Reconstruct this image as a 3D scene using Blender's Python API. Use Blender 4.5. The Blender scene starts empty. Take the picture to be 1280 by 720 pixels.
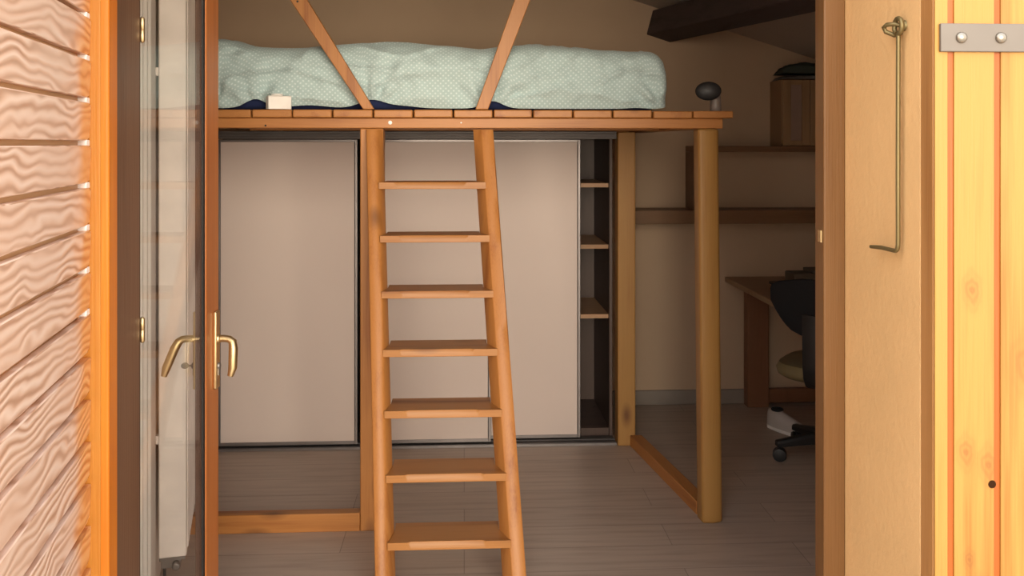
import bpy, bmesh, math, random
from mathutils import Vector, Matrix, noise

random.seed(7)
SC = bpy.context.scene
COL = SC.collection
R = math.radians

# ------------------------------------------------------------------ materials
def new_mat(name):
    m = bpy.data.materials.new(name); m.use_nodes = True
    nt = m.node_tree
    return m, nt, nt.nodes['Principled BSDF']

def N(nt, kind, **kw):
    n = nt.nodes.new(kind)
    for k, v in kw.items(): setattr(n, k, v)
    return n

def col4(c): return (c[0], c[1], c[2], 1.0)

def ramp(nt, fac, stops):
    r = N(nt, 'ShaderNodeValToRGB')
    el = r.color_ramp.elements
    while len(el) < len(stops): el.new(0.5)
    for e, (p, c) in zip(el, stops): e.position = p; e.color = col4(c)
    nt.links.new(fac, r.inputs[0])
    return r.outputs[0]

def bump(nt, bsdf, height, strength=0.2, dist=0.01):
    b = N(nt, 'ShaderNodeBump'); b.inputs['Strength'].default_value = strength; b.inputs['Distance'].default_value = dist
    nt.links.new(height, b.inputs['Height']); nt.links.new(b.outputs[0], bsdf.inputs['Normal'])

def plain(name, c, rough=0.5, metal=0.0, spec=0.5):
    m, nt, b = new_mat(name)
    b.inputs['Base Color'].default_value = col4(c); b.inputs['Roughness'].default_value = rough
    b.inputs['Metallic'].default_value = metal; b.inputs['Specular IOR Level'].default_value = spec
    tc = N(nt, 'ShaderNodeTexCoord'); nz = N(nt, 'ShaderNodeTexNoise'); nz.inputs['Scale'].default_value = 9
    nt.links.new(tc.outputs['Object'], nz.inputs['Vector'])
    c2 = ramp(nt, nz.outputs['Fac'], [(0.3, [x*0.9 for x in c]), (0.7, [min(1, x*1.06) for x in c])])
    nt.links.new(c2, b.inputs['Base Color'])
    return m

def wood(name, light, dark, axis='Z', rough=0.45, ring=9.0, stretch=14.0, knots=True, knot=(0.12, 0.045, 0.015), contrast=1.0, spec=0.4, knot_scale=2.2, spots=()):
    """Planed softwood: growth rings drawn out along one axis, fine fibres and a few knots."""
    m, nt, b = new_mat(name)
    tc = N(nt, 'ShaderNodeTexCoord'); mp = N(nt, 'ShaderNodeMapping')
    nt.links.new(tc.outputs['Object'], mp.inputs['Vector'])
    s = [stretch]*3; s['XYZ'.index(axis)] = 1.0
    mp.inputs['Scale'].default_value = s
    warp = N(nt, 'ShaderNodeTexNoise'); warp.inputs['Scale'].default_value = 0.9; warp.inputs['Detail'].default_value = 3
    nt.links.new(mp.outputs[0], warp.inputs['Vector'])
    mul = N(nt, 'ShaderNodeMath', operation='MULTIPLY'); mul.inputs[1].default_value = ring
    nt.links.new(warp.outputs['Fac'], mul.inputs[0])
    fr = N(nt, 'ShaderNodeMath', operation='SINE'); nt.links.new(mul.outputs[0], fr.inputs[0])
    mp2 = N(nt, 'ShaderNodeMapping'); s2 = [240.0]*3; s2['XYZ'.index(axis)] = 6.0
    mp2.inputs['Scale'].default_value = s2; nt.links.new(tc.outputs['Object'], mp2.inputs['Vector'])
    fib = N(nt, 'ShaderNodeTexNoise'); fib.inputs['Scale'].default_value = 1.0; fib.inputs['Detail'].default_value = 2
    nt.links.new(mp2.outputs[0], fib.inputs['Vector'])
    mix = N(nt, 'ShaderNodeMath', operation='MULTIPLY_ADD'); mix.inputs[1].default_value = 0.5; 
    nt.links.new(fr.outputs[0], mix.inputs[0]); nt.links.new(fib.outputs['Fac'], mix.inputs[2])
    mid = [l*0.6+d*0.4 for l, d in zip(light, dark)]
    lo = [m_+(d-m_)*contrast for m_, d in zip(mid, dark)]; hi = [m_+(l-m_)*contrast for m_, l in zip(mid, light)]
    c = ramp(nt, mix.outputs[0], [(0.05, hi), (0.5, mid), (0.95, lo)])
    if knots:
        mp3 = N(nt, 'ShaderNodeMapping'); s3 = [knot_scale*2.2]*3; s3['XYZ'.index(axis)] = knot_scale
        mp3.inputs['Scale'].default_value = s3; nt.links.new(tc.outputs['Object'], mp3.inputs['Vector'])
        v = N(nt, 'ShaderNodeTexVoronoi'); nt.links.new(mp3.outputs[0], v.inputs['Vector']); v.inputs['Scale'].default_value = 1.0
        kf = N(nt, 'ShaderNodeMapRange'); kf.inputs[1].default_value = 0.03; kf.inputs[2].default_value = 0.16
        kf.inputs[3].default_value = 0.85; kf.inputs[4].default_value = 0.0
        nt.links.new(v.outputs['Distance'], kf.inputs[0])
        mx = N(nt, 'ShaderNodeMix', data_type='RGBA')
        nt.links.new(kf.outputs[0], mx.inputs[0]); nt.links.new(c, mx.inputs[6]); mx.inputs[7].default_value = col4(knot)
        c = mx.outputs[2]
    for sx, sz, sr in spots:          # pin knots: an eye with rings drawn out along the board
        mq = N(nt, 'ShaderNodeMapping', vector_type='TEXTURE'); mq.inputs['Location'].default_value = (sx, 0, sz); mq.inputs['Scale'].default_value = (sr, 1e3, sr*1.9)
        nt.links.new(tc.outputs['Object'], mq.inputs['Vector'])
        wq = N(nt, 'ShaderNodeTexNoise'); wq.inputs['Scale'].default_value = 1.1; nt.links.new(mq.outputs[0], wq.inputs['Vector'])
        ln = N(nt, 'ShaderNodeVectorMath', operation='LENGTH'); nt.links.new(mq.outputs[0], ln.inputs[0])
        dd = N(nt, 'ShaderNodeMath', operation='ADD'); nt.links.new(ln.outputs['Value'], dd.inputs[0]); nt.links.new(wq.outputs['Fac'], dd.inputs[1])
        r1 = N(nt, 'ShaderNodeMath', operation='MULTIPLY'); r1.inputs[1].default_value = 13.0; nt.links.new(dd.outputs[0], r1.inputs[0])
        r2 = N(nt, 'ShaderNodeMath', operation='SINE'); nt.links.new(r1.outputs[0], r2.inputs[0])
        r3 = N(nt, 'ShaderNodeMath', operation='MULTIPLY_ADD'); r3.inputs[1].default_value = 0.16; r3.inputs[2].default_value = 0.50; nt.links.new(r2.outputs[0], r3.inputs[0])
        fq = N(nt, 'ShaderNodeMapRange', interpolation_type='SMOOTHSTEP'); fq.inputs[1].default_value = 0.45; fq.inputs[2].default_value = 2.1; fq.inputs[3].default_value = 1; fq.inputs[4].default_value = 0
        nt.links.new(dd.outputs[0], fq.inputs[0])
        mm = N(nt, 'ShaderNodeMath', operation='MULTIPLY'); nt.links.new(r3.outputs[0], mm.inputs[0]); nt.links.new(fq.outputs[0], mm.inputs[1])
        mx = N(nt, 'ShaderNodeMix', data_type='RGBA'); nt.links.new(mm.outputs[0], mx.inputs[0]); nt.links.new(c, mx.inputs[6]); mx.inputs[7].default_value = col4(knot)
        c = mx.outputs[2]
    nt.links.new(c, b.inputs['Base Color'])
    b.inputs['Roughness'].default_value = rough; b.inputs['Specular IOR Level'].default_value = spec
    bump(nt, b, mix.outputs[0], 0.12, 0.004)
    return m

def plaster(name, c, scale=60, strength=0.25, rough=0.9, var=0.07):
    m, nt, b = new_mat(name)
    tc = N(nt, 'ShaderNodeTexCoord')
    n1 = N(nt, 'ShaderNodeTexNoise'); n1.inputs['Scale'].default_value = 3; n1.inputs['Detail'].default_value = 4
    n2 = N(nt, 'ShaderNodeTexNoise'); n2.inputs['Scale'].default_value = scale; n2.inputs['Detail'].default_value = 5
    for n in (n1, n2): nt.links.new(tc.outputs['Object'], n.inputs['Vector'])
    cc = ramp(nt, n1.outputs['Fac'], [(0.3, [x*(1-var) for x in c]), (0.7, [min(1, x*(1+var)) for x in c])])
    nt.links.new(cc, b.inputs['Base Color']); b.inputs['Roughness'].default_value = rough
    b.inputs['Specular IOR Level'].default_value = 0.2
    bump(nt, b, n2.outputs['Fac'], strength, 0.004)
    return m

def weathered_slat():
    """Weathered louvre slats: pale silvery wood with bold wavy grain; fresh orange wood near the stile."""
    m, nt, b = new_mat('weathered_slat')
    tc = N(nt, 'ShaderNodeTexCoord')
    # bold annual rings running along each slat, every slat cut from another board
    geo = N(nt, 'ShaderNodeNewGeometry'); sp0 = N(nt, 'ShaderNodeSeparateXYZ'); nt.links.new(tc.outputs['Object'], sp0.inputs[0])
    off = N(nt, 'ShaderNodeMath', operation='MULTIPLY'); off.inputs[1].default_value = 37.0; nt.links.new(geo.outputs['Random Per Island'], off.inputs[0])
    cmb = N(nt, 'ShaderNodeCombineXYZ'); nt.links.new(sp0.outputs['X'], cmb.inputs[0]); nt.links.new(off.outputs[0], cmb.inputs[1]); nt.links.new(sp0.outputs['Z'], cmb.inputs[2])
    mp = N(nt, 'ShaderNodeMapping'); mp.inputs['Scale'].default_value = (5.0, 1.0, 11.0); nt.links.new(cmb.outputs[0], mp.inputs['Vector'])
    nz = N(nt, 'ShaderNodeTexNoise'); nz.inputs['Scale'].default_value = 1.0; nz.inputs['Detail'].default_value = 1.6; nz.inputs['Distortion'].default_value = 0.3
    nt.links.new(mp.outputs[0], nz.inputs['Vector'])
    zz = N(nt, 'ShaderNodeMath', operation='MULTIPLY'); zz.inputs[1].default_value = 330.0; nt.links.new(sp0.outputs['Z'], zz.inputs[0])
    mul = N(nt, 'ShaderNodeMath', operation='MULTIPLY_ADD'); mul.inputs[1].default_value = 30; nt.links.new(nz.outputs['Fac'], mul.inputs[0]); nt.links.new(zz.outputs[0], mul.inputs[2])
    sn = N(nt, 'ShaderNodeMath', operation='SINE'); nt.links.new(mul.outputs[0], sn.inputs[0])
    fade = N(nt, 'ShaderNodeTexNoise'); fade.inputs['Scale'].default_value = 0.55; nt.links.new(mp.outputs[0], fade.inputs['Vector'])
    fm = N(nt, 'ShaderNodeMapRange'); fm.inputs[1].default_value = 0.30; fm.inputs[2].default_value = 0.60; fm.inputs[3].default_value = 0.25; nt.links.new(fade.outputs['Fac'], fm.inputs[0])
    sm = N(nt, 'ShaderNodeMath', operation='MULTIPLY'); nt.links.new(sn.outputs[0], sm.inputs[0]); nt.links.new(fm.outputs[0], sm.inputs[1])
    mr = N(nt, 'ShaderNodeMapRange'); mr.inputs[1].default_value = -1; mr.inputs[2].default_value = 1; nt.links.new(sm.outputs[0], mr.inputs[0])
    pale = ramp(nt, mr.outputs[0], [(0.0, (0.48, 0.28, 0.19)), (0.4, (0.70, 0.48, 0.37)), (1.0, (0.84, 0.65, 0.55))])
    warm = ramp(nt, mr.outputs[0], [(0.0, (0.50, 0.17, 0.05)), (0.4, (0.70, 0.32, 0.12)), (1.0, (0.78, 0.43, 0.19))])
    sep = N(nt, 'ShaderNodeSeparateXYZ'); nt.links.new(tc.outputs['Object'], sep.inputs[0])
    n2 = N(nt, 'ShaderNodeTexNoise'); n2.inputs['Scale'].default_value = 9; nt.links.new(tc.outputs['Object'], n2.inputs['Vector'])
    ad = N(nt, 'ShaderNodeMath', operation='MULTIPLY_ADD'); ad.inputs[1].default_value = 0.16
    nt.links.new(n2.outputs['Fac'], ad.inputs[0]); nt.links.new(sep.outputs['X'], ad.inputs[2])
    fr = N(nt, 'ShaderNodeMapRange'); fr.inputs[1].default_value = 0.20; fr.inputs[2].default_value = 0.29
    fr.inputs[3].default_value = 1; fr.inputs[4].default_value = 0; fr.interpolation_type = 'SMOOTHSTEP'
    nt.links.new(ad.outputs[0], fr.inputs[0])
    mx = N(nt, 'ShaderNodeMix', data_type='RGBA'); nt.links.new(fr.outputs[0], mx.inputs[0])
    nt.links.new(pale, mx.inputs[6]); nt.links.new(warm, mx.inputs[7])
    nt.links.new(mx.outputs[2], b.inputs['Base Color']); b.inputs['Roughness'].default_value = 0.30
    bump(nt, b, mr.outputs[0], 0.45, 0.003)
    return m

def laminate():
    """Grey-brown laminate boards running along X, joints staggered."""
    m, nt, b = new_mat('laminate_floor')
    tc = N(nt, 'ShaderNodeTexCoord')
    br = N(nt, 'ShaderNodeTexBrick'); br.offset = 0.37
    br.inputs['Scale'].default_value = 1.0; br.inputs['Brick Width'].default_value = 1.25; br.inputs['Row Height'].default_value = 0.19
    br.inputs['Mortar Size'].default_value = 0.0016; br.inputs['Mortar Smooth'].default_value = 0.2
    br.inputs['Color1'].default_value = (0.43, 0.345, 0.285, 1); br.inputs['Color2'].default_value = (0.475, 0.385, 0.32, 1)
    br.inputs['Mortar'].default_value = (0.25, 0.20, 0.165, 1)
    nt.links.new(tc.outputs['Object'], br.inputs['Vector'])
    mp = N(nt, 'ShaderNodeMapping'); mp.inputs['Scale'].default_value = (1.1, 13, 1); nt.links.new(tc.outputs['Object'], mp.inputs['Vector'])
    nz = N(nt, 'ShaderNodeTexNoise'); nz.inputs['Scale'].default_value = 2.4; nz.inputs['Detail'].default_value = 6; nt.links.new(mp.outputs[0], nz.inputs['Vector'])
    g = ramp(nt, nz.outputs['Fac'], [(0.28, (0.80, 0.78, 0.76)), (0.5, (0.97, 0.97, 0.97)), (0.75, (1.08, 1.07, 1.06))])
    mx = N(nt, 'ShaderNodeMix', data_type='RGBA', blend_type='MULTIPLY'); mx.inputs[0].default_value = 1
    nt.links.new(br.outputs['Color'], mx.inputs[6]); nt.links.new(g, mx.inputs[7])
    nt.links.new(mx.outputs[2], b.inputs['Base Color']); b.inputs['Roughness'].default_value = 0.42
    b.inputs['Specular IOR Level'].default_value = 0.4
    bump(nt, b, nz.outputs['Fac'], 0.06, 0.003)
    return m

def dotted_fabric():
    m, nt, b = new_mat('mint_dotted_cotton')
    tc = N(nt, 'ShaderNodeTexCoord'); sep = N(nt, 'ShaderNodeSeparateXYZ'); nt.links.new(tc.outputs['UV'], sep.inputs[0])
    P = 0.021
    def ab(op):
        a = N(nt, 'ShaderNodeMath', operation=op); nt.links.new(sep.outputs['X'], a.inputs[0]); nt.links.new(sep.outputs['Y'], a.inputs[1])
        s = N(nt, 'ShaderNodeMath', operation='MULTIPLY'); s.inputs[1].default_value = math.pi/P; nt.links.new(a.outputs[0], s.inputs[0])
        c = N(nt, 'ShaderNodeMath', operation='SINE'); nt.links.new(s.outputs[0], c.inputs[0])
        return c.outputs[0]
    pr = N(nt, 'ShaderNodeMath', operation='MULTIPLY'); nt.links.new(ab('ADD'), pr.inputs[0]); nt.links.new(ab('SUBTRACT'), pr.inputs[1])
    av = N(nt, 'ShaderNodeMath', operation='ABSOLUTE'); nt.links.new(pr.outputs[0], av.inputs[0])
    c = ramp(nt, av.outputs[0], [(0.66, (0.40, 0.515, 0.52)), (0.88, (0.60, 0.69, 0.69))])
    nt.links.new(c, b.inputs['Base Color']); b.inputs['Roughness'].default_value = 0.95
    b.inputs['Specular IOR Level'].default_value = 0.1
    b.inputs['Sheen Weight'].default_value = 0.15
    n = N(nt, 'ShaderNodeTexNoise'); n.inputs['Scale'].default_value = 300; nt.links.new(tc.outputs['Object'], n.inputs['Vector'])
    bump(nt, b, n.outputs['Fac'], 0.15, 0.001)
    return m

def glass_mat():
    m, nt, b = new_mat('window_glass')
    nt.nodes.remove(b)
    # thin architectural pane: Fresnel mix of clear transmission and mirror reflection
    out = [n for n in nt.nodes if n.type == 'OUTPUT_MATERIAL'][0]
    t = N(nt, 'ShaderNodeBsdfTransparent'); t.inputs[0].default_value = (0.98, 0.975, 0.965, 1)
    g = N(nt, 'ShaderNodeBsdfGlossy'); g.inputs['Roughness'].default_value = 0.02; g.inputs[0].default_value = (1, 1, 1, 1)
    lw = N(nt, 'ShaderNodeLayerWeight'); lw.inputs['Blend'].default_value = 0.5      # Schlick's approximation, same from both sides
    pw = N(nt, 'ShaderNodeMath', operation='POWER'); pw.inputs[1].default_value = 5.0; nt.links.new(lw.outputs['Facing'], pw.inputs[0])
    fr = N(nt, 'ShaderNodeMath', operation='MULTIPLY_ADD'); fr.inputs[1].default_value = 0.45; fr.inputs[2].default_value = 0.03; nt.links.new(pw.outputs[0], fr.inputs[0])
    ms = N(nt, 'ShaderNodeMixShader')
    nt.links.new(fr.outputs[0], ms.inputs[0]); nt.links.new(t.outputs[0], ms.inputs[1]); nt.links.new(g.outputs[0], ms.inputs[2])
    nt.links.new(ms.outputs[0], out.inputs[0])
    return m

M = {}
PINE_L, PINE_D = (0.40, 0.165, 0.044), (0.245, 0.078, 0.018)
M['pine_z'] = wood('pine_upright', PINE_L, PINE_D, 'Z')
M['pine_x'] = wood('pine_crosswise', PINE_L, PINE_D, 'X')
M['pine_y'] = wood('pine_lengthwise', PINE_L, PINE_D, 'Y')
M['tread'] = wood('tread_pine', (0.36, 0.155, 0.042), (0.19, 0.063, 0.016), 'X')
M['post'] = wood('post_pine', (0.37, 0.195, 0.055), (0.27, 0.115, 0.03), 'Z', contrast=0.8)
M['shutter_pine'] = wood('bright_pine_boards', (0.37, 0.186, 0.038), (0.275, 0.110, 0.015), 'Z', ring=11, stretch=16, spots=[(0.067, 1.265, 0.017), (0.168, 1.13, 0.030), (0.056, 0.985, 0.016), (0.096, 0.962, 0.018), (0.178, 1.55, 0.012), (0.062, 0.80, 0.010)], knot=(0.20, 0.065, 0.010), knot_scale=1.6, rough=0.5)
M['groove'] = wood('orange_groove', (0.30, 0.072, 0.005), (0.25, 0.052, 0.004), 'Z', knots=False)
M['shutter_edge'] = wood('shutter_edge_wood', (0.40, 0.195, 0.066), (0.28, 0.12, 0.034), 'Z', knot_scale=3)
M['stile'] = wood('honey_orange_stile', (0.46, 0.165, 0.018), (0.38, 0.11, 0.008), 'Z', knots=False, ring=5, rough=0.4)
M['bead'] = wood('honey_bead', (0.56, 0.25, 0.045), (0.46, 0.17, 0.02), 'Z', knots=False, ring=5, rough=0.4)
M['slat_back'] = wood('brown_slat_edge', (0.62, 0.40, 0.22), (0.44, 0.25, 0.12), 'X', knots=False)
M['stile_face_lit'] = wood('lit_orange_stile_wood', (0.76, 0.25, 0.022), (0.64, 0.17, 0.010), 'Z', knots=False, ring=5, rough=0.4)  # stile wood brightened so the visible face looks lit
M['slat'] = weathered_slat()
M['frame'] = wood('brown_frame_wood', (0.16, 0.073, 0.022), (0.105, 0.042, 0.011), 'Z', knots=False, contrast=0.8)
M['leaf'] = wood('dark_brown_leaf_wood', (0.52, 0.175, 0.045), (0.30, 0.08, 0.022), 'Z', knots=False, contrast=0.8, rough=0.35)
M['leaf_hinge_hazed'] = wood('hazed_leaf_wood', (0.15, 0.078, 0.046), (0.10, 0.048, 0.028), 'Z', knots=False, contrast=0.8, rough=0.35)  # leaf wood dulled: haze and reflection of the glass put into its colour
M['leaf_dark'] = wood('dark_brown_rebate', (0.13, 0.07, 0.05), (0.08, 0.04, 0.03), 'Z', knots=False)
M['gasket'] = plain('black_gasket', (0.015, 0.013, 0.012), 0.6)
M['knot'] = plain('dead_knot', (0.030, 0.012, 0.005), 0.9, spec=0.05)
M['glass'] = glass_mat()
M['brass'] = plain('aged_brass', (0.70, 0.53, 0.29), 0.40, 1.0)
M['rod'] = plain('tarnished_iron_rod', (0.19, 0.145, 0.062), 0.42, 0.6)
M['zinc'] = plain('zinc_plated_steel', (0.145, 0.125, 0.110), 0.55, 0.2)
M['bolt'] = plain('bright_bolt_head', (0.30, 0.27, 0.23), 0.28, 0.9)
M['stucco'] = plaster('beige_stucco', (0.68, 0.43, 0.20), 70, 0.35)
M['wall'] = plaster('taupe_paint', (0.53, 0.385, 0.268), 40, 0.08, var=0.03)
M['white_wall'] = plaster('white_paint', (0.76, 0.71, 0.66), 40, 0.08, var=0.03)
M['ceiling'] = plaster('grey_ceiling_paint', (0.46, 0.39, 0.33), 40, 0.08, var=0.03)
M['floor'] = laminate()
M['base'] = plain('grey_baseboard', (0.27, 0.225, 0.19), 0.6)
M['beam'] = wood('dark_stained_beam', (0.088, 0.064, 0.060), (0.055, 0.040, 0.038), 'Y', knots=False, spec=0.2, rough=0.7)
M['ground'] = plaster('pale_paving', (0.55, 0.48, 0.40), 20, 0.2)
M['duvet'] = dotted_fabric()
M['navy'] = plain('navy_cotton', (0.022, 0.03, 0.085), 0.9, spec=0.1)
M['panel'] = plaster('beige_melamine', (0.63, 0.53, 0.49), 40, 0.0, rough=0.42, var=0.01)
M['alu'] = plain('brushed_aluminium', (0.26, 0.235, 0.235), 0.38, 0.75)
M['track'] = plain('dull_track_metal', (0.13, 0.115, 0.112), 0.5, 0.5)
M['dark_alu'] = plain('dark_track', (0.10, 0.09, 0.09), 0.45, 0.4)
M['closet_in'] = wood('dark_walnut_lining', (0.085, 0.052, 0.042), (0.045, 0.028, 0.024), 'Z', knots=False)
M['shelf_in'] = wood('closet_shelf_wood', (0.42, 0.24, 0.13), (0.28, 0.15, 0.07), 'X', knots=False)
M['wall_shelf'] = wood('dark_oak_shelf', (0.20, 0.105, 0.05), (0.12, 0.06, 0.028), 'X', knots=False)
M['cab'] = wood('cabinet_oak', (0.30, 0.185, 0.095), (0.20, 0.115, 0.055), 'Z', knots=False)
M['cab_panel'] = plain('mauve_brown_panel', (0.27, 0.18, 0.14), 0.6)
M['cab_dark'] = plain('dark_cabinet_panel', (0.05, 0.045, 0.04), 0.4)
M['desk'] = wood('desk_top_wood', (0.34, 0.215, 0.12), (0.24, 0.145, 0.075), 'X', knots=False)
M['desk_leg'] = wood('desk_leg_wood', (0.22, 0.10, 0.05), (0.13, 0.058, 0.03), 'Z', knots=False)
M['black_fab'] = plain('charcoal_upholstery', (0.018, 0.018, 0.020), 0.85, spec=0.2)
M['black_pl'] = plain('black_plastic', (0.016, 0.015, 0.016), 0.45)
M['seat'] = plain('olive_seat_cover', (0.20, 0.155, 0.075), 0.9)
M['white_card'] = plain('white_card', (0.86, 0.82, 0.78), 0.6)
M['white_pl'] = plain('white_plastic', (0.90, 0.88, 0.85), 0.35)
M['rad'] = plain('white_radiator_enamel', (0.90, 0.83, 0.78), 0.4)
M['grey_metal'] = plain('grey_metal', (0.25, 0.23, 0.22), 0.4, 0.6)
M['cloth'] = plain('dark_green_cloth', (0.05, 0.062, 0.05), 0.95)
M['cloth_pale'] = plain('pale_grey_cloth', (0.19, 0.17, 0.15), 0.95)
M['box_brown'] = plain('brown_grey_box', (0.14, 0.105, 0.07), 0.7)
M['shoe_white'] = plain('white_canvas', (0.55, 0.50, 0.46), 0.8)
M['lamp_grey'] = plain('smoky_grey_plastic', (0.26, 0.21, 0.185), 0.4)

# ------------------------------------------------------------------ mesh builder
class MB:
    def __init__(s, T=None): s.v = []; s.f = []; s.T = T or Matrix.Identity(4)
    def add(s, vs, fs):
        o = len(s.v); s.v += [s.T @ Vector(v) for v in vs]; s.f += [tuple(i+o for i in f) for f in fs]; return s
    def box(s, x0, x1, y0, y1, z0, z1):
        x0, x1 = min(x0, x1), max(x0, x1); y0, y1 = min(y0, y1), max(y0, y1); z0, z1 = min(z0, z1), max(z0, z1)
        return s.add([(x0,y0,z0),(x1,y0,z0),(x1,y1,z0),(x0,y1,z0),(x0,y0,z1),(x1,y0,z1),(x1,y1,z1),(x0,y1,z1)],
                     [(0,3,2,1),(4,5,6,7),(0,1,5,4),(1,2,6,5),(2,3,7,6),(3,0,4,7)])
    def loft(s, rings, close=True):
        n = len(rings[0]); vs = [p for r in rings for p in r]; fs = []
        for i in range(len(rings)-1):
            for j in range(n):
                k = (j+1) % n
                fs.append((i*n+j, i*n+k, (i+1)*n+k, (i+1)*n+j))
        if close: fs += [tuple(range(n-1, -1, -1)), tuple((len(rings)-1)*n+j for j in range(n))]
        return s.add(vs, fs)
    def prism(s, poly, d):
        d = Vector(d); a = [Vector(p) for p in poly]
        return s.loft([a, [p+d for p in a]])
    def tube(s, pts, r, n=12):
        pts = [Vector(p) for p in pts]; rr = r if isinstance(r, (list, tuple)) else [r]*len(pts)
        rings = []; up = None
        for i, p in enumerate(pts):
            t = (pts[min(i+1, len(pts)-1)]-pts[max(i-1, 0)]).normalized()
            if up is None:
                up = Vector((0,0,1)) if abs(t.z) < 0.9 else Vector((1,0,0))
            a = (up - t*up.dot(t)).normalized(); b = t.cross(a); up = a
            rings.append([p + (a*math.cos(q)+b*math.sin(q))*rr[i] for q in (2*math.pi*k/n for k in range(n))])
        return s.loft(rings)
    def lathe(s, prof, c, axis=(0,0,1), n=24):
        ax = Vector(axis).normalized(); a = ax.orthogonal().normalized(); b = ax.cross(a); c = Vector(c)
        return s.loft([[c+ax*h+(a*math.cos(q)+b*math.sin(q))*max(r, 1e-4) for q in (2*math.pi*k/n for k in range(n))] for r, h in prof])
    def build(s, name, mat, parent=None, bevel=0.0, smooth=False, subsurf=0, segs=2):
        me = bpy.data.meshes.new(name)
        off = Vector((0,0,0))
        inv = None
        if parent is not None:
            inv = world(parent).inverted()
        vs = [tuple(inv @ v) if inv else tuple(v) for v in s.v]
        me.from_pydata(vs, [], s.f); me.update()
        bm = bmesh.new(); bm.from_mesh(me); bmesh.ops.recalc_face_normals(bm, faces=bm.faces); bm.to_mesh(me); bm.free()
        me.materials.append(mat if not isinstance(mat, str) else M[mat])
        o = bpy.data.objects.new(name, me); COL.objects.link(o)
        if parent is not None: o.parent = parent
        if bevel:
            b = o.modifiers.new('bevel', 'BEVEL'); b.width = bevel; b.segments = segs; b.limit_method = 'ANGLE'; b.angle_limit = R(40)
        if subsurf:
            m = o.modifiers.new('sub', 'SUBSURF'); m.levels = subsurf; m.render_levels = subsurf
        if smooth or bevel:
            me.polygons.foreach_set('use_smooth', [True]*len(me.polygons))
            if not smooth: me.set_sharp_from_angle(angle=R(35))
            elif smooth == 'auto': me.set_sharp_from_angle(angle=R(50))
        return o

def world(o):
    m = Matrix.LocRotScale(o.location, o.rotation_euler, None)
    return world(o.parent) @ m if o.parent else m

def tag(o, label=None, cat=None, group=None, kind=None):
    if label: o['label'] = label
    if cat: o['category'] = cat
    if group: o['group'] = group
    if kind: o['kind'] = kind
    return o

def thing(name, label, cat, loc=(0,0,0), rz=0.0, group=None, kind=None):
    o = bpy.data.objects.new(name, None); COL.objects.link(o); o.empty_display_size = 0.1
    o.location = loc; o.rotation_euler = (0, 0, rz)
    return tag(o, label, cat, group, kind)

def box(name, mat, parent, x0, x1, y0, y1, z0, z1, bevel=0.003, T=None):
    return MB(T).box(x0, x1, y0, y1, z0, z1).build(name, mat, parent, bevel)

# ------------------------------------------------------------------ setting
def struct(o, label, cat): return tag(o, label, cat, kind='structure')

YO, YI = 1.583, 1.98            # outer and inner face of the front wall
XL, XR = -0.80, 0.81            # opening in the front wall
struct(box('floor', 'floor', None, -1.6, 3.1, 1.9, 5.45, -0.1, 0.0, 0), 'grey brown laminate floor of boards laid across the room', 'floor')
struct(box('ground', 'ground', None, -9, 9, -9, 1.9, -0.22, -0.1, 0), 'pale paving outside the doorway', 'ground')
struct(box('wall_back', 'wall', None, -1.6, 3.1, 5.28, 5.45, 0, 3.4, 0), 'taupe painted back wall behind the bed and desk', 'wall')
struct(box('wall_right', 'wall', None, 2.95, 3.1, YI, 5.28, 0, 3.2, 0), 'taupe painted side wall right of the desk', 'wall')
wl = MB()
wl.prism([(-0.80, YI, 0), (-0.985, 2.90, 0), (-1.135, 3.55, 0), (-1.6, 3.55, 0), (-1.6, YI, 0)], (0, 0, 3.5))
struct(wl.build('wall_left', 'white_wall'), 'white painted side wall behind the radiator', 'wall')
wl = MB()
wl.prism([(-1.135, 3.5505, 0), (-1.46, 3.56, 0), (-1.46, 5.28, 0), (-1.6, 5.28, 0), (-1.6, 3.5505, 0)], (0, 0, 3.5))
struct(wl.build('wall_left', 'wall'), 'taupe painted side wall at the left end of the loft bed', 'wall')
wc = MB(); wc.box(-0.955, -0.914, 2.715, 2.76, 0, 2.5).box(-0.955, -0.921, 2.703, 2.7149, 0, 2.5).box(-0.955, -0.930, 2.692, 2.7029, 0, 2.5)
struct(wc.build('trim_2', 'white_wall', None, 0.003), 'white stepped casing strip beside the radiator', 'trim')
wf = MB()
wf.box(-3.2, XL, YO, YI, -0.1, 3.6); wf.box(XR, 3.6, YO, YI, -0.1, 3.6); wf.box(XL, XR, YO, YI, 2.45, 3.6)
struct(wf.build('wall_front', 'stucco', None), 'beige stucco outer wall and doorway reveal', 'wall')

def ceil_z(x, y): return 2.361 - 0.3128*(x-0.978) - 0.0949*(y-5.28)
cm = MB()
cs = [(-1.62, 1.9), (3.15, 1.9), (3.15, 5.47), (-1.62, 5.47)]
cm.loft([[(x, y, ceil_z(x, y)) for x, y in cs], [(x, y, ceil_z(x, y)+0.2) for x, y in cs]])
struct(cm.build('ceiling', 'ceiling'), 'grey sloping ceiling above the loft bed', 'ceiling')
bmv = MB()
q = [(1.096, 5.30, 2.303), (1.058, 5.30, 2.160), (1.200, 5.30, 2.114), (1.238, 5.30, 2.258)]
bmv.prism(q, (0.30*3.25, -3.25, 0))
struct(bmv.build('ceiling_beam', 'beam', None, 0.006), 'dark stained square timber beam under the sloping ceiling', 'ceiling beam')
struct(box('baseboard_back', 'base', None, 0.86, 2.95, 5.262, 5.28, 0, 0.083), 'grey baseboard along the back wall beside the bed', 'baseboard')

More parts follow.
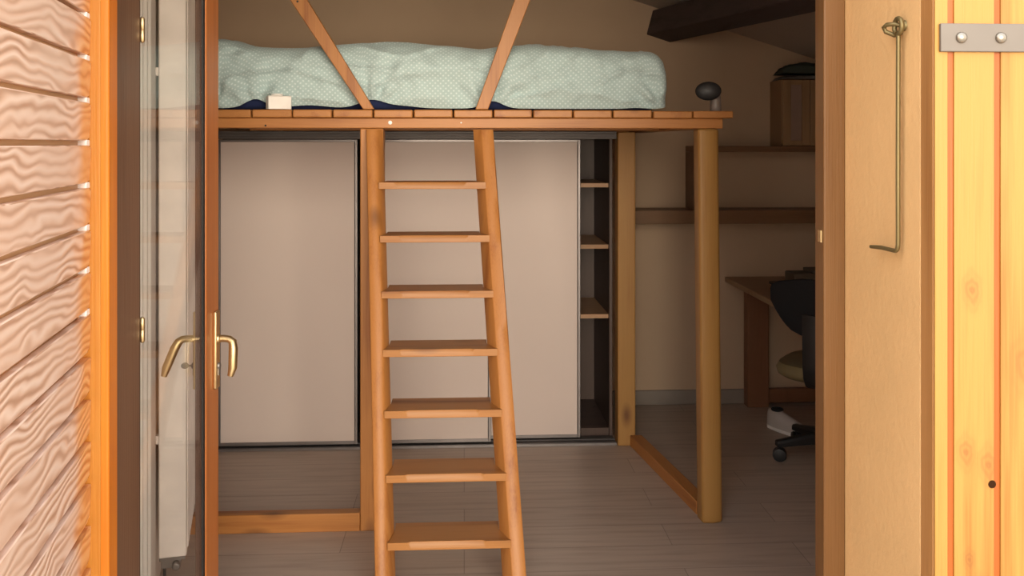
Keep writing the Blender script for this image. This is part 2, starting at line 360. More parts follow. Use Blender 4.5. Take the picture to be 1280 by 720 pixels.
# fixed door frame in the opening
tr = thing('trim_1', 'brown wooden door frame fixed in the stucco doorway', 'door frame', (0, 1.90, 0), kind='structure')
fr = MB(); fr.box(0.763, XR-0.0005, 1.9, 1.936, 0, 2.45); fr.box(0.769, XR-0.0005, 1.9365, 1.965, 0, 2.45)
fr.build('jamb', 'frame', tr, 0.003)
fr = MB(); fr.box(XL, -0.742, 1.885, 1.925, 0, 2.45); fr.build('jamb', 'frame', tr, 0.003)
box('head_rail', 'frame', tr, -0.742, 0.762, 1.9, 1.96, 2.36, 2.45)
box('sill', 'frame', tr, -0.742, 0.762, 1.9, 1.96, -0.02, 0.02)
st = MB().box(0.7605, 0.7635, 1.912, 1.928, 1.31, 1.335); st.build('strike_plate', 'brass', tr)

# ------------------------------------------------------------------ glazed door leaf, swung into the room
LA = R(2.0)
du = Vector((math.sin(LA), math.cos(LA), 0)); dn = Vector((math.cos(LA), -math.sin(LA), 0))
LT = Matrix(((du.x, dn.x, 0, -0.720), (du.y, dn.y, 0, 1.928), (0, 0, 1, 0), (0, 0, 0, 1)))   # local: x along leaf, y towards the opening, z up
LL, LTK = 0.70, 0.042
leaf = thing('door_1', 'glazed door leaf of red-brown wood swung open into the room on the left', 'glass door', (-0.720, 1.928, 0), kind='structure')
f1 = MB(LT); f1.box(0, 0.130, -LTK, 0, 0.03, 2.35); f1.build('hinge_stile', 'leaf_hinge_hazed', leaf, 0.004)
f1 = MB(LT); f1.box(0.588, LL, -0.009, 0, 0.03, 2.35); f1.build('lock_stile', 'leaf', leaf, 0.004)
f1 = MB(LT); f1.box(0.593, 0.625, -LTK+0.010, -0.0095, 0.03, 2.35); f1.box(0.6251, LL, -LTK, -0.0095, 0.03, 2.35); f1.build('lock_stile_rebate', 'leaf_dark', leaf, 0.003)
f1 = MB(LT); f1.box(0.130, 0.588, -LTK, 0, 0.03, 0.17); f1.build('bottom_rail', 'leaf', leaf, 0.004)
f1 = MB(LT); f1.box(0.130, 0.588, -LTK, 0, 2.24, 2.35); f1.build('top_rail', 'leaf', leaf, 0.004)
f1 = MB(LT); f1.box(0.1301, 0.5879, -0.012, -0.008, 0.17, 2.24); f1.build('glass_pane', 'glass', leaf)
f1 = MB(LT); f1.box(0.574, 0.5878, -0.0079, -0.003, 0.17, 2.24); f1.box(0.1302, 0.137, -0.0079, -0.003, 0.17, 2.24); f1.build('glazing_gasket', 'gasket', leaf)
for zc in (1.773, 1.108, 0.44):
    hb = MB(LT)
    hb.lathe([(0.0, -0.029), (0.003, -0.028), (0.0055, -0.025), (0.0055, -0.001), (0.0045, 0), (0.0055, 0.001), (0.0055, 0.025), (0.003, 0.028), (0.0, 0.029)], (0.1335, 0.003, zc), n=14)
    hb.build('hinge', 'brass', leaf, smooth='auto')
def handle_side(sg, key):
    """sg=+1: face towards the opening, sg=-1: room side."""
    y0 = 0.0 if sg > 0 else -LTK
    uc = LL-0.036
    zc = 0.945
    pl = MB(LT)
    pl.box(uc-0.017, uc+0.017, y0, y0+sg*(0.010 if sg > 0 else 0.014), zc-0.108, zc+0.108)
    p = pl.build('handle_plate', 'brass', leaf, 0.003)
    h = MB(LT)
    zt = zc+0.030
    reach = 0.052 if sg > 0 else 0.060
    pts = [(uc, y0+sg*0.006, zt), (uc, y0+sg*0.026, zt+0.001), (uc, y0+sg*(reach-0.012), zt-0.001), (uc-0.002, y0+sg*(reach-0.002), zt-0.008),
           (uc-0.005, y0+sg*(reach+(0.001 if sg > 0 else 0.008)), zt-0.026), (uc-0.008, y0+sg*(reach+(0.0 if sg > 0 else 0.030)), zt-0.080), (uc-0.010, y0+sg*(reach+(-0.006 if sg > 0 else 0.036)), zt-0.102)]
    rr = [0.0105, 0.010, 0.010, 0.0115, 0.0125, 0.0120, 0.008]
    h.tube(pts, rr, 14); h.lathe([(0.014, 0), (0.014, 0.006), (0.010, 0.010)], (uc, y0+sg*0.007, zt), (0, sg, 0), 20)
    h.build('lever_handle', 'brass', p, smooth='auto')
    c = MB(LT); zk = zc-0.045
    c.lathe([(0.0085, 0), (0.0085, 0.006 if sg > 0 else 0.012), (0.007, 0.0075 if sg > 0 else 0.0135)], (uc, y0+sg*0.008, zk), (0, sg, 0), 18)
    c.box(uc-0.005, uc+0.005, y0+sg*0.008, y0+sg*(0.013 if sg > 0 else 0.018), zk-0.026, zk)
    c.build('lock_cylinder', 'grey_metal', p, smooth='auto')
    if key:
        k = MB(LT)
        k.tube([(uc, y0+sg*0.020, zk), (uc, y0+sg*0.034, zk)], 0.003, 10)
        ring = [(0.0085*math.cos(a)*1.25, 0.0085*math.sin(a)) for a in (2*math.pi*i/16 for i in range(16))]
        k.loft([[(uc-0.002, y0+sg*(0.041+a), zk+b) for a, b in ring], [(uc+0.002, y0+sg*(0.041+a), zk+b) for a, b in ring]])
        k.build('key', 'grey_metal', p, smooth='auto')
handle_side(1, False); handle_side(-1, True)

# ------------------------------------------------------------------ louvred shutter, swung outwards on the left
SA = R(9.4)
sd = Vector((math.sin(SA), -math.cos(SA), 0)); sn = Vector((math.cos(SA), math.sin(SA), 0))
P0 = Vector((-0.6876, 1.85, 0))
ST = Matrix(((sd.x, sn.x, 0, P0.x), (sd.y, sn.y, 0, P0.y), (0, 0, 1, 0), (0, 0, 0, 1)))      # local: x from hinge stile towards the viewer, y to the visible face
sh = thing('louvred_shutter', 'weathered louvred wooden shutter with bright orange stile, swung open on the left', 'shutter', (P0.x, P0.y, 0), rz=math.atan2(sd.y, sd.x))
W = 0.95
b_ = MB(ST); b_.box(0, 0.078, -0.056, 0.0, 0.0, 2.42); b_.build('stile', 'stile_face_lit', sh, 0.004)
b_ = MB(ST); b_.box(W-0.09, W, -0.056, 0.0, 0.0, 2.42); b_.build('stile', 'stile', sh, 0.004)
b_ = MB(ST); b_.box(0.079, W-0.09, -0.056, -0.004, 0.0, 0.10); b_.build('bottom_rail', 'stile', sh, 0.004)
b_ = MB(ST); b_.box(0.079, W-0.09, -0.056, -0.004, 2.32, 2.42); b_.build('top_rail', 'stile', sh, 0.004)
b_ = MB(ST); b_.box(0.0783, 0.083, -0.058, -0.014, 0.10, 2.32); b_.build('bead', 'bead', sh, 0.002)
sl = MB(ST); bk = MB(ST)
pitch, zc, yc = 0.0795, 0.091, -0.040
x0, x1 = 0.0835, W-0.0905
while zc < 2.25:
    za, zb_ = zc+0.0045, zc+pitch-0.0045
    # slat outline, nibbled at the corners beside the stile
    out = [(x1, za), (x1, zb_), (x0+0.016, zb_), (x0+0.012, zb_-0.003), (x0, zb_-0.003), (x0, za+0.004), (x0+0.012, za+0.003), (x0+0.018, za)]
    sl.loft([[(x, yc-0.007+(0.003 if z > zc+0.04 else 0), z) for x, z in out], [(x, yc+0.007+(0.003 if z > zc+0.04 else 0), z) for x, z in out]])
    bk.box(x0+0.030, x1, yc-0.018, yc-0.0072, zc-0.012, zc+0.012)
    if zc > 1.15:
        MB(ST).box(x0+0.0005, x0+0.027, yc-0.010, yc+0.0075, zc-0.0058, zc+0.0058).build('gap_light_block', 'white_pl', sh, 0.0015)  # added white block, imitates daylight leaking through the gap by the stile
    zc += pitch
sl.build('slat_panel', 'slat', sh, 0.002)
bk.build('slat_backing', 'slat_back', sh)

# ------------------------------------------------------------------ plank shutter folded back on the right
YS = 1.533
ps = thing('plank_shutter', 'bright yellow pine plank shutter folded flat against the wall on the right', 'shutter', (XR, YO, 0))
b_ = MB(); b_.box(XR+0.0005, XR+0.030, YS+0.006, YO-0.001, 0.0, 2.42)
b_.build('edge_batten', 'shutter_edge', ps, 0.002)
b_ = MB()
xs = [XR+0.0005, 0.8345]
b_.box(XR+0.001, 0.8338, YS, YS+0.0027, 0, 2.42)
x = 0.845
while x < 1.55:
    b_.box(x, x+0.0715, YS, YS+0.0027, 0, 2.42); x += 0.083
b_.build('board_panel', 'shutter_pine', ps, 0.001)
b_ = MB(); b_.box(0.8305, 1.57, YS+0.0028, YO-0.001, 0, 2.42); b_.build('groove_backing', 'groove', ps)
for zz in (1.703, 0.35):
    h_ = MB(); h_.box(0.818, 1.50, YS-0.0065, YS-0.0003, zz-0.0240, zz+0.0245)
    sp = h_.build('strap_hinge', 'zinc', ps, 0.0012)
    for xb in (0.854, 0.924, 1.05, 1.25, 1.42):
        q_ = MB(); q_.lathe([(0.0098, 0), (0.0098, 0.0015), (0.0085, 0.0045), (0.005, 0.0065), (0.0, 0.0072)], (xb, YS-0.0064, zz), (0, -1, 0), 22)
        q_.build('bolt', 'bolt', sp, smooth='auto')
kn = MB(); kn.lathe([(0.007, 0), (0.0066, 0.0008), (0.0, 0.001)], (0.9125, YS-0.0001, 0.931), (0, -1, 0), 16)
kn.build('knot_hole', 'knot', ps)

# ------------------------------------------------------------------ shutter hook on the reveal
hk = thing('shutter_hook', 'long tarnished metal hook hanging on the beige doorway reveal', 'hook', (XR, 1.636, 1.52))
XH = XR-0.013
r_ = MB()
pts = [(XH, 1.637, 1.722), (XH, 1.638, 1.60), (XH, 1.6385, 1.45), (XH, 1.638, 1.335)]
pts += [(XH, 1.638+0.013*(1-math.cos(a)), 1.335-0.013*math.sin(a)) for a in (0.4, 0.8, 1.2, 1.5708)]
pts += [(XH-0.002, 1.70, 1.3225), (XH-0.004, 1.742, 1.3195)]
r_.tube(pts, [0.0041]*(len(pts)-1)+[0.0034], 12)
ring = [(XH, 1.638-0.0145*math.sin(a), 1.7365-0.0145*math.cos(a)) for a in (i*2*math.pi*0.93/22 for i in range(23))]
r_.tube(ring, 0.0044, 10)
r_.build('rod', 'rod', hk, smooth='auto')
e_ = MB()
e_.tube([(XR+0.004, 1.640, 1.738), (XR-0.004, 1.640, 1.738)], [0.012, 0.009], 14)
e_.tube([(XR-0.003, 1.642, 1.738), (XR-0.014, 1.648, 1.742), (XR-0.024, 1.660, 1.742), (XR-0.026, 1.668, 1.738), (XR-0.022, 1.668, 1.730), (XR-0.012, 1.655, 1.722), (XR-0.003, 1.644, 1.726)], 0.0042, 10)
e_.build('screw_eye', 'rod', hk, smooth='auto')

# ------------------------------------------------------------------ loft bed
BY0, BY1 = 3.60, 5.24
bed = thing('loft_bed', 'pine loft bed with plank deck on posts above the sliding wardrobe', 'loft bed', (0, BY0, 0))
def oct_post(x0, x1, y0, y1, z0, z1, ch):
    p = [(x0+ch, y0), (x1-ch, y0), (x1, y0+ch), (x1, y1-ch), (x1-ch, y1), (x0+ch, y1), (x0, y1-ch), (x0, y0+ch)]
    return MB().prism([(x, y, z0) for x, y in p], (0, 0, z1-z0))
pr = MB()
a = [(0.940, 3.605), (0.985, 3.600), (1.022, 3.612), (1.030, 3.640), (1.028, 3.695), (0.945, 3.695), (0.934, 3.66)]
t = 0.010
pr.loft([[(x+t*1.2, y, 0) for x, y in a], [(x-0.004, y, 1.581) for x, y in a]])
pr.build('post', 'post', bed, 0.010, segs=3)
box('post', 'pine_z', bed, -0.408, -0.318, 3.605, 3.695, 0, 1.581, 0.004)
box('post', 'post', bed, 0.772, 0.862, 4.555, 4.645, 0, 1.581, 0.005)
box('front_beam', 'pine_x', bed, -1.12, 1.036, 3.608, 3.653, 1.582, 1.6225, 0.003)
box('side_beam', 'pine_y', bed, 0.955, 1.03, 3.655, 5.27, 1.583, 1.6225, 0.003)
box('rear_beam', 'pine_x', bed, -1.02, 0.95, 5.20, 5.27, 1.583, 1.6225, 0.003)
box('middle_beam', 'pine_x', bed, -1.02, 0.95, 4.40, 4.47, 1.585, 1.6225, 0.003)
edges = [-1.13, -0.983, -0.825, -0.668, -0.513, -0.355, -0.199, -0.043, 0.114, 0.270, 0.430, 0.588, 0.748, 0.909, 1.075]
for i in range(len(edges)-1):
    jit = random.uniform(-0.006, 0.004); dz = random.uniform(-0.0015, 0.0)
    x0, x1 = edges[i]+0.003, edges[i+1]-0.003
    yb = 5.27
    if x0 < -1.0: yb = 4.2
    zt = 1.655 if i < 12 else 1.652
    th = 0.031 if i < 12 else 0.029
    b_ = MB(); b_.box(x0, x1, BY0-0.012+jit, 3.66 if i == 0 else yb, zt-th+dz, zt+dz)
    b_.build('deck_plank', 'pine_y', bed, 0.0045)
box('floor_rail', 'pine_x', bed, -1.10, -0.409, 3.605, 3.655, 0.0, 0.072, 0.003)
pts = [(0.895, 4.55), (0.955, 4.55), (1.03, 3.70), (0.960, 3.70)]
pts = [(0.833, 4.553), (0.893, 4.553), (1.010, 3.697), (0.950, 3.697)]
MB().prism([(x, y, 0) for x, y in pts], (0, 0, 0.055)).build('floor_rail', 'pine_y', bed, 0.003)
def brace(x0, x1, X0, X1, ztop=2.30):
    """slanting batten screwed to the front of the deck; widths given at the deck and at z=2.09"""
    k = (ztop-1.655)/(2.09-1.655)
    b = MB()
    y0, y1 = 3.590, 3.624
    b.loft([[(x0, y0, 1.656), (x1, y0, 1.656), (x1, y1, 1.656), (x0, y1, 1.656)],
            [(x0+(X0-x0)*k, y0, ztop), (x1+(X1-x1)*k, y0, ztop), (x1+(X1-x1)*k, y1, ztop), (x0+(X0-x0)*k, y1, ztop)]])
    return b
MBL = brace(-0.395, -0.352, -0.684, -0.616, 2.62); br1 = MBL.build('brace', 'pine_z', bed, 0.003)
MBR = brace(0.044, 0.094, 0.199, 0.262, 2.62); br2 = MBR.build('brace', 'pine_z', bed, 0.003)
s1 = MB().lathe([(0.0045, 0), (0.0045, 0.001), (0.0, 0.0015)], (-0.648, 3.590, 2.075), (0, -1, 0), 12); s1.build('screw_hole', 'gasket', br1)
for xb, zb, r0, mt in ((-0.291, 1.604, 0.008, 'white_pl'), (-0.012, 1.604, 0.0035, 'white_pl'), (-0.775, 1.592, 0.004, 'gasket')):
    MB().lathe([(r0, 0), (r0, 0.001), (r0*0.7, 0.003), (0.0, 0.0035)], (xb, 3.608, zb), (0, -1, 0), 14).build('screw', mt, bed)

# ------------------------------------------------------------------ ladder
def lad(z):                      # lean: the ladder recedes and drifts left as it rises
    t_ = (z-0.20)/(1.373-0.20)
    return Vector((-0.252-0.072*t_, 3.04+0.46*t_, z))
ld = thing('loft_ladder', 'pine step ladder leaning up to the loft bed deck', 'ladder', (-0.05, 2.96, 0))
TW = 0.404
dirl = (lad(1.2)-lad(0.2)).normalized()
def stringer(xa, xb, wave):
    rings = []
    nz = 28
    for i in range(nz+1):
        z = 0.0 + 1.577*i/nz
        c = lad(z)
        wv = 0.0035*math.sin(z*5.1+wave)+0.002*math.sin(z*11+wave*2)
        x0, x1 = c.x+xa, c.x+xb
        y0 = c.y; dep = 0.082
        if i == nz: dep = 0.0965
        fl = 0.012+wv
        yb = min(y0+dep, 3.6035)
        rings.append([(x0, y0+0.004, z), (x0+0.004, y0, z), (x1-fl, y0+0.0005, z), (x1-0.001, y0+0.010+wv, z), (x1+0.011, yb, z), (x0, yb, z)] if xa < 0 else
                     [(x0, y0+0.002, z), (x0+0.003, y0, z), (x1-0.006+wv, y0, z), (x1, y0+0.006, z), (x1-0.012, yb, z), (x0-0.030, yb, z)])
    return MB().loft(rings)
sL = stringer(-0.046, 0.003, 0.4)
sL.build('stringer', 'pine_z', ld, smooth='auto')
stringer(TW-0.002, TW+0.046, 2.1).build('stringer', 'pine_z', ld, smooth='auto')
for i in range(7):
    z = 1.374-0.1955*i
    c = lad(z)
    x0, x1 = c.x, c.x+TW
    yf = c.y-0.010
    th = 0.026
    tr_ = MB()
    dep = 0.16
    za, zb_ = z-th, z
    # front lip: square at both ends, chamfered along the middle as it was routed
    ch = [(x0-0.001, 0), (x0+0.066, 0), (x0+0.076, 0.009), (x1-0.086, 0.009), (x1-0.074, 0), (x1+0.003, 0)]
    j1, j2 = random.uniform(-0.012, 0.012), random.uniform(-0.012, 0.012)
    ch = [(x+(j1 if 0 < n_ < 3 else j2 if n_ in (3, 4) else 0), c_) for n_, (x, c_) in enumerate(ch)]
    rings = []
    for x_, c_ in ch:
        lip = [(x_, yf+c_*0.9, zb_), (x_, yf, zb_-0.004-c_), (x_, yf, za+0.001), (x_, yf+0.0015, za)]
        rings.append(lip + [(x_, c.y-0.0005, za), (x_, c.y-0.0005, zb_)])
    tr_.loft(rings)
    xi0, xi1 = x0+0.0035, x1-0.0025
    ol = [(xi0, c.y-0.001), (xi1, c.y-0.001), (xi1-0.0305, c.y+0.082), (xi1-0.0305, c.y+dep-0.01), (xi0+0.0115, c.y+dep-0.01), (xi0+0.0115, c.y+0.082)]
    tr_.prism([(x_, y_, za) for x_, y_ in ol], (0, 0, th))
    tr_.build('tread', 'tread', ld, 0.0015)

# ------------------------------------------------------------------ bedding
def soft(x, y, z, s=1.0): return noise.noise(Vector((x*s, y*s, z*s)))
MX0, MX1, MY0, MY1 = -1.06, 0.826, 3.665, 5.10
mt = MB(); mt.box(MX0+0.02, MX1-0.035, MY0+0.045, MY1-0.02, 1.657, 1.775)
tag(mt.build('mattress', 'navy', None, 0.035, segs=4), 'mattress in a navy sheet lying under the mint duvet', 'mattress')

def hem(x):
    """how far the duvet's front hem is lifted off the deck"""
    def bell(c, w, h): return h*math.exp(-((x-c)/w)**2)
    return 0.006 + bell(-0.83, 0.055, 0.036) + bell(-0.62, 0.10, 0.012) + bell(-0.37, 0.070, 0.034) + bell(0.115, 0.055, 0.030) + bell(-0.25, 0.08, 0.010)+ bell(0.70, 0.05, 0.004)
def topz(x):
    return (1.912 + 0.032*math.exp(-((x+0.98)/0.10)**2) + 0.010*math.exp(-((x+0.45)/0.2)**2) + 0.014*math.exp(-((x+0.22)/0.2)**2)
            - 0.006*math.exp(-((x+0.66)/0.16)**2) - 0.012*math.exp(-((x-0.06)/0.08)**2) + 0.010*math.exp(-((x-0.25)/0.2)**2) - 0.012*max(0.0, x-0.35)/0.4)
dv = MB()
NX, NP = 210, 84
rows = []
for i in range(NX+1):
    u = i/NX
    x = MX0 + (MX1-MX0)*u
    # ends round off
    e1 = min(1.0, (x-MX0)/0.09); e2 = min(1.0, (MX1-x)/0.075)
    rd = math.sqrt(max(0.0, 1-(1-e1)**2))*math.sqrt(max(0.0, 1-(1-e2)**2))
    rdf = 0.10 + 0.90*rd
    zb = 1.657 + hem(x) + (1-rd)*0.010; zt = topz(x)
    zt = zt - (1-rd)*0.055
    H_ = zt-zb
    row = []
    for j in range(NP+1):
        v = j/NP
        # profile: up the front, over the top, down the back
        if v < 0.42:
            s = v/0.42; y = 0.0; z = s
        elif v < 0.80:
            s = (v-0.42)/0.38; y = s; z = 1.0
        else:
            s = (v-0.80)/0.20; y = 1.0; z = 1.0-s
        # rounded section
        rr = 0.075
        if v < 0.42:
            zz = zb + H_*z
            bul = 0.022*math.sin(math.pi*min(1, z*0.95+0.03))
            d = zt-zz
            yy = MY0 + (0.022-bul) + (rr-math.sqrt(max(0, rr*rr-(rr-d)**2)) if d < rr else 0)
        elif v < 0.80:
            yy = MY0+0.06 + (MY1-MY0-0.12)*y
            zz = zt + 0.004
            d = min(yy-MY0, MY1-yy)
            if d < rr: zz = zt - (rr-math.sqrt(max(0, rr*rr-(rr-d)**2)))*0.4
            zz += 0.008*soft(x, yy, 0, 5)
        else:
            zz = zb + H_*z; yy = MY1
        # sag at the ends
        cy = (MY0+MY1)/2
        yy = yy + (1-rd)*0.03*(1 if yy < cy else -1)
        # wrinkles: radiating from the lifted hems plus soft folds
        wr = 0.0
        fz = (zz-zb)/max(H_, 1e-3)
        for cxx, amp in ((-0.83, 0.016), (-0.37, 0.020), (0.115, 0.018), (0.80, 0.014), (-1.0, 0.012)):
            dx, dz = x-cxx, zz-1.66
            ang = math.atan2(dz+0.012, dx); r_d = math.hypot(dx, dz)
            wr += amp*math.exp(-(r_d/0.17)**2)*math.sin(ang*9+3*soft(x, zz, 1.3, 4))*min(1, r_d/0.05)
        wr += 0.017*soft(x*0.9, zz*1.6, 4.1, 6)+0.010*soft(x*1.6+zz, zz-x*0.7, 7.7, 13)+0.004*soft(x*2+zz*1.5, zz*1.4-x, 1.7, 24)
        rid = 1-abs(soft(x*0.8+zz*0.6, zz*2.2-x*0.3, 2.2, 4.5))*2
        wr += 0.016*max(0, rid)**4
        if v < 0.46: yy -= wr*min(1.0, 0.25+fz*3)
        else: zz += wr*0.7
        yl = min(yy, 3.70)
        zz = max(zz, 1.6575)
        row.append((x, max(yy, 3.628), zz))
    rows.append(row)
vs = [p for r in rows for p in r]; fs = []
n_ = NP+1
for i in range(NX):
    for j in range(NP):
        fs.append((i*n_+j, i*n_+j+1, (i+1)*n_+j+1, (i+1)*n_+j))
fs += [tuple(range(n_)), tuple(NX*n_+j for j in range(n_-1, -1, -1))]
dv.add(vs, fs)
dvo = dv.build('duvet', 'duvet', None, smooth='auto')
arc = []
for r in rows:
    L_ = 0.0; a_ = [0.0]
    for p, q_ in zip(r, r[1:]): L_ += (Vector(p)-Vector(q_)).length; a_.append(L_)
    arc.append(a_)
uvl = dvo.data.uv_layers.new(name='cloth')
for lp_ in dvo.data.loops:
    i_, j_ = divmod(lp_.vertex_index, NP+1)
    uvl.data[lp_.index].uv = (rows[i_][j_][0], arc[i_][j_])
tag(dvo, 'pale mint duvet with white dots tucked over the loft bed mattress', 'duvet')

bx = thing('small_box', 'small white box on the edge of the loft deck in front of the duvet', 'box', (-0.72, 3.61, 1.655))
TB = Matrix.Translation((-0.727, 3.622, 1.656)) @ Matrix.Rotation(R(25), 4, 'Z')
MB(TB).box(-0.045, 0.045, -0.022, 0.022, 0, 0.050).build('body', 'white_card', bx, 0.002)
MB(TB).box(-0.0445, 0.0445, -0.0215, 0.0215, 0.0505, 0.0525).build('lid', 'white_card', bx, 0.0008)
pk = MB(TB).lathe([(0.0, 0.0527), (0.020, 0.0527), (0.024, 0.056), (0.022, 0.0605), (0.0, 0.063)], (-0.006, 0.000, 0), n=28)
tag(pk.build('round_cap', 'white_pl', None, smooth='auto'), 'flat round white cap lying on top of the small white box', 'cap')

# clip lamp at the far end of the deck
lp = thing('clip_lamp', 'small black round-headed lamp on a grey stand at the right end of the deck', 'lamp', (1.035, 3.80, 1.655))
lb = MB(); lb.lathe([(0.022, 0.0), (0.024, 0.004), (0.023, 0.03), (0.021, 0.066), (0.019, 0.074), (0.0, 0.075)], (1.060, 3.80, 1.6565), n=22); lb.build('stand', 'lamp_grey', lp, smooth='auto')
lh = MB(Matrix.Translation((1.030, 3.792, 1.742)) @ Matrix.Rotation(R(-22), 4, 'Z') @ Matrix.Rotation(R(4), 4, 'Y'))
lh.lathe([(0.0, -0.030), (0.024, -0.026), (0.038, -0.014), (0.041, 0.0), (0.043, 0.012), (0.046, 0.018), (0.043, 0.020), (0.036, 0.014), (0.0, 0.012)], (0, 0, 0), (0, -1, 0), 30)
for v_ in range(len(lh.v)):
    p = lh.v[v_]; lh.v[v_] = Vector((1.030+(p.x-1.030)*1.2, p.y, 1.742+(p.z-1.742)*0.86))
lh.build('head', 'black_pl', lp, smooth='auto')

# ------------------------------------------------------------------ wardrobe under the bed
wd = thing('sliding_wardrobe', 'sliding-door wardrobe with beige panels standing under the loft bed', 'wardrobe', (-0.2, 4.58, 0))
CX0, CX1 = -1.225, 0.768
box('top_track', 'track', wd, CX0, CX1, 4.575, 4.70, 1.553, 1.584, 0.002)
MB().box(CX0, CX1, 4.568, 4.574, 1.545, 1.556).box(CX0, CX1, 4.568, 4.574, 1.562, 1.570).box(CX0, CX1, 4.570, 4.574, 1.575, 1.583).build('top_track_lip', 'track', wd, 0.001)
MB().box(CX0, CX1, 4.572, 4.70, 0.0, 0.008).box(CX0, CX1, 4.570, 4.576, 0.0, 0.016).box(CX0, CX1, 4.626, 4.630, 0.008, 0.016).build('bottom_track', 'dark_alu', wd, 0.001)
MB().box(CX0, CX1, 4.5685, 4.572, 0.0, 0.012).build('bottom_track_edge', 'alu', wd, 0.0008)
def sdoor(x0, x1, y, label=None):
    z0, z1 = 0.022, 1.542
    p = MB().box(x0+0.012, x1-0.012, y+0.006, y+0.018, z0+0.012, z1-0.006).build('door_panel', 'panel', wd, 0.001)
    e = MB().box(x0, x0+0.013, y, y+0.026, z0, z1)
    e.box(x0+0.013, x0+0.0165, y+0.003, y+0.020, z0, z1); e.build('door_profile', 'alu', p, 0.0018)
    e = MB().box(x1-0.013, x1, y, y+0.026, z0, z1)
    e.box(x1-0.0165, x1-0.013, y+0.003, y+0.020, z0, z1); e.build('door_profile', 'alu', p, 0.0018)
    for za, zb_ in ((z0, z0+0.016), (z1-0.012, z1)):
        MB().box(x0+0.013, x1-0.013, y+0.002, y+0.022, za, zb_).build('door_rail', 'alu', p, 0.001)
    return p
sdoor(-1.222, -0.532, 4.585)
sdoor(-0.515, 0.135, 4.585)
sdoor(-0.098, 0.592, 4.628)
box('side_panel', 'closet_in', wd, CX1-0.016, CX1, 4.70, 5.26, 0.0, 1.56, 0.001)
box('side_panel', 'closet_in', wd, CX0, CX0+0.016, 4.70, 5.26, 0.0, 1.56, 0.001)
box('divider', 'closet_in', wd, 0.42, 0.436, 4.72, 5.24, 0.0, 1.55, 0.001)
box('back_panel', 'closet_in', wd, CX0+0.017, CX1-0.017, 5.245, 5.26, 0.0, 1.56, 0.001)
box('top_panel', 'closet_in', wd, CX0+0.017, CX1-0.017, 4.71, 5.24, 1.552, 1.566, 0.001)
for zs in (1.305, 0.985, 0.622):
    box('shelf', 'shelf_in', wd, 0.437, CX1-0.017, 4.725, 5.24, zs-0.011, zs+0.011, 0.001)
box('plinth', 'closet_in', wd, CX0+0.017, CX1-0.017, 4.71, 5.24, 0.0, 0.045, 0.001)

# ------------------------------------------------------------------ shelf unit on the back wall
sf = thing('wall_shelf', 'dark oak wall shelf unit on the back wall above the desk', 'shelf', (1.75, 5.28, 1.07))
box('lower_board', 'wall_shelf', sf, 0.88, 2.55, 5.05, 5.277, 1.072, 1.148, 0.002)
box('upper_board', 'wall_shelf', sf, 1.293, 2.55, 5.05, 5.277, 1.475, 1.508, 0.002)
box('end_panel', 'wall_shelf', sf, 1.293, 1.318, 5.052, 5.277, 1.149, 1.474, 0.002)
box('end_panel', 'wall_shelf', sf, 2.52, 2.545, 5.052, 5.277, 1.149, 1.474, 0.002)
cb = thing('wooden_cabinet', 'small wooden cabinet with framed panels standing on the upper wall shelf', 'cabinet', (2.05, 5.16, 1.508))
C0 = 1.795
cbm = MB(); cbm.box(C0, 2.42, 5.075, 5.275, 1.5085, 1.885); cbm.build('body', 'cab', cb, 0.003)
def cab_door(x0, x1, mat):
    w = 0.045
    d = MB(); d.box(x0, x0+w, 5.055, 5.074, 1.512, 1.882).box(x1-w, x1, 5.055, 5.074, 1.512, 1.882)
    d.box(x0+w, x1-w, 5.055, 5.074, 1.512, 1.54).box(x0+w, x1-w, 5.055, 5.074, 1.854, 1.882)
    fo = d.build('door', 'cab', cb, 0.002)
    MB().box(x0+w, x1-w, 5.062, 5.0735, 1.54, 1.854).build('door_panel', mat, fo, 0.001)
cab_door(C0+0.001, C0+0.155, 'cab_panel'); cab_door(C0+0.157, C0+0.40, 'cab_dark'); cab_door(C0+0.402, 2.419, 'cab_dark')
def cloth_heap(x0, x1, y0, y1, z0, h, seed):
    m = MB(); nx, ny = 30, 16; g = []
    for i in range(nx+1):
        for j in range(ny+1):
            u, v = i/nx, j/ny
            e = (math.sin(math.pi*u)**0.22)*(math.sin(math.pi*v)**0.3) if 0 < u < 1 and 0 < v < 1 else 0.0
            fold = 0.72+0.28*math.sin(9*v+6*soft(u+seed, v, 0, 3))
            g.append((x0+(x1-x0)*u+0.008*soft(u*3, v*3, seed, 3), y0+(y1-y0)*v, z0+0.002+h*e*(fold*0.6+0.4+0.25*soft(u, v, seed, 3))))
    fs = []
    for i in range(nx):
        for j in range(ny):
            a_ = i*(ny+1)+j; fs.append((a_, a_+1, a_+ny+2, a_+ny+1))
    b0 = len(g)
    g2 = [(x, y, z0) for x, y, z in g]
    fs2 = [tuple(reversed([k_+b0 for k_ in f])) for f in fs]
    m.add(g+g2, fs+fs2)
    ring = [i*(ny+1) for i in range(nx+1)]
    return m
tag(cloth_heap(1.80, 2.16, 5.06, 5.27, 1.886, 0.030, 1.7).build('folded_blanket', 'cloth_pale', None, smooth='auto'), 'pale grey folded cloth under a dark one on the cabinet', 'cloth')
tag(cloth_heap(1.805, 2.16, 5.07, 5.268, 1.921, 0.062, 4.2).build('crumpled_blanket', 'cloth', None, smooth='auto'), 'dark green crumpled cloth on top of the wooden cabinet', 'cloth')

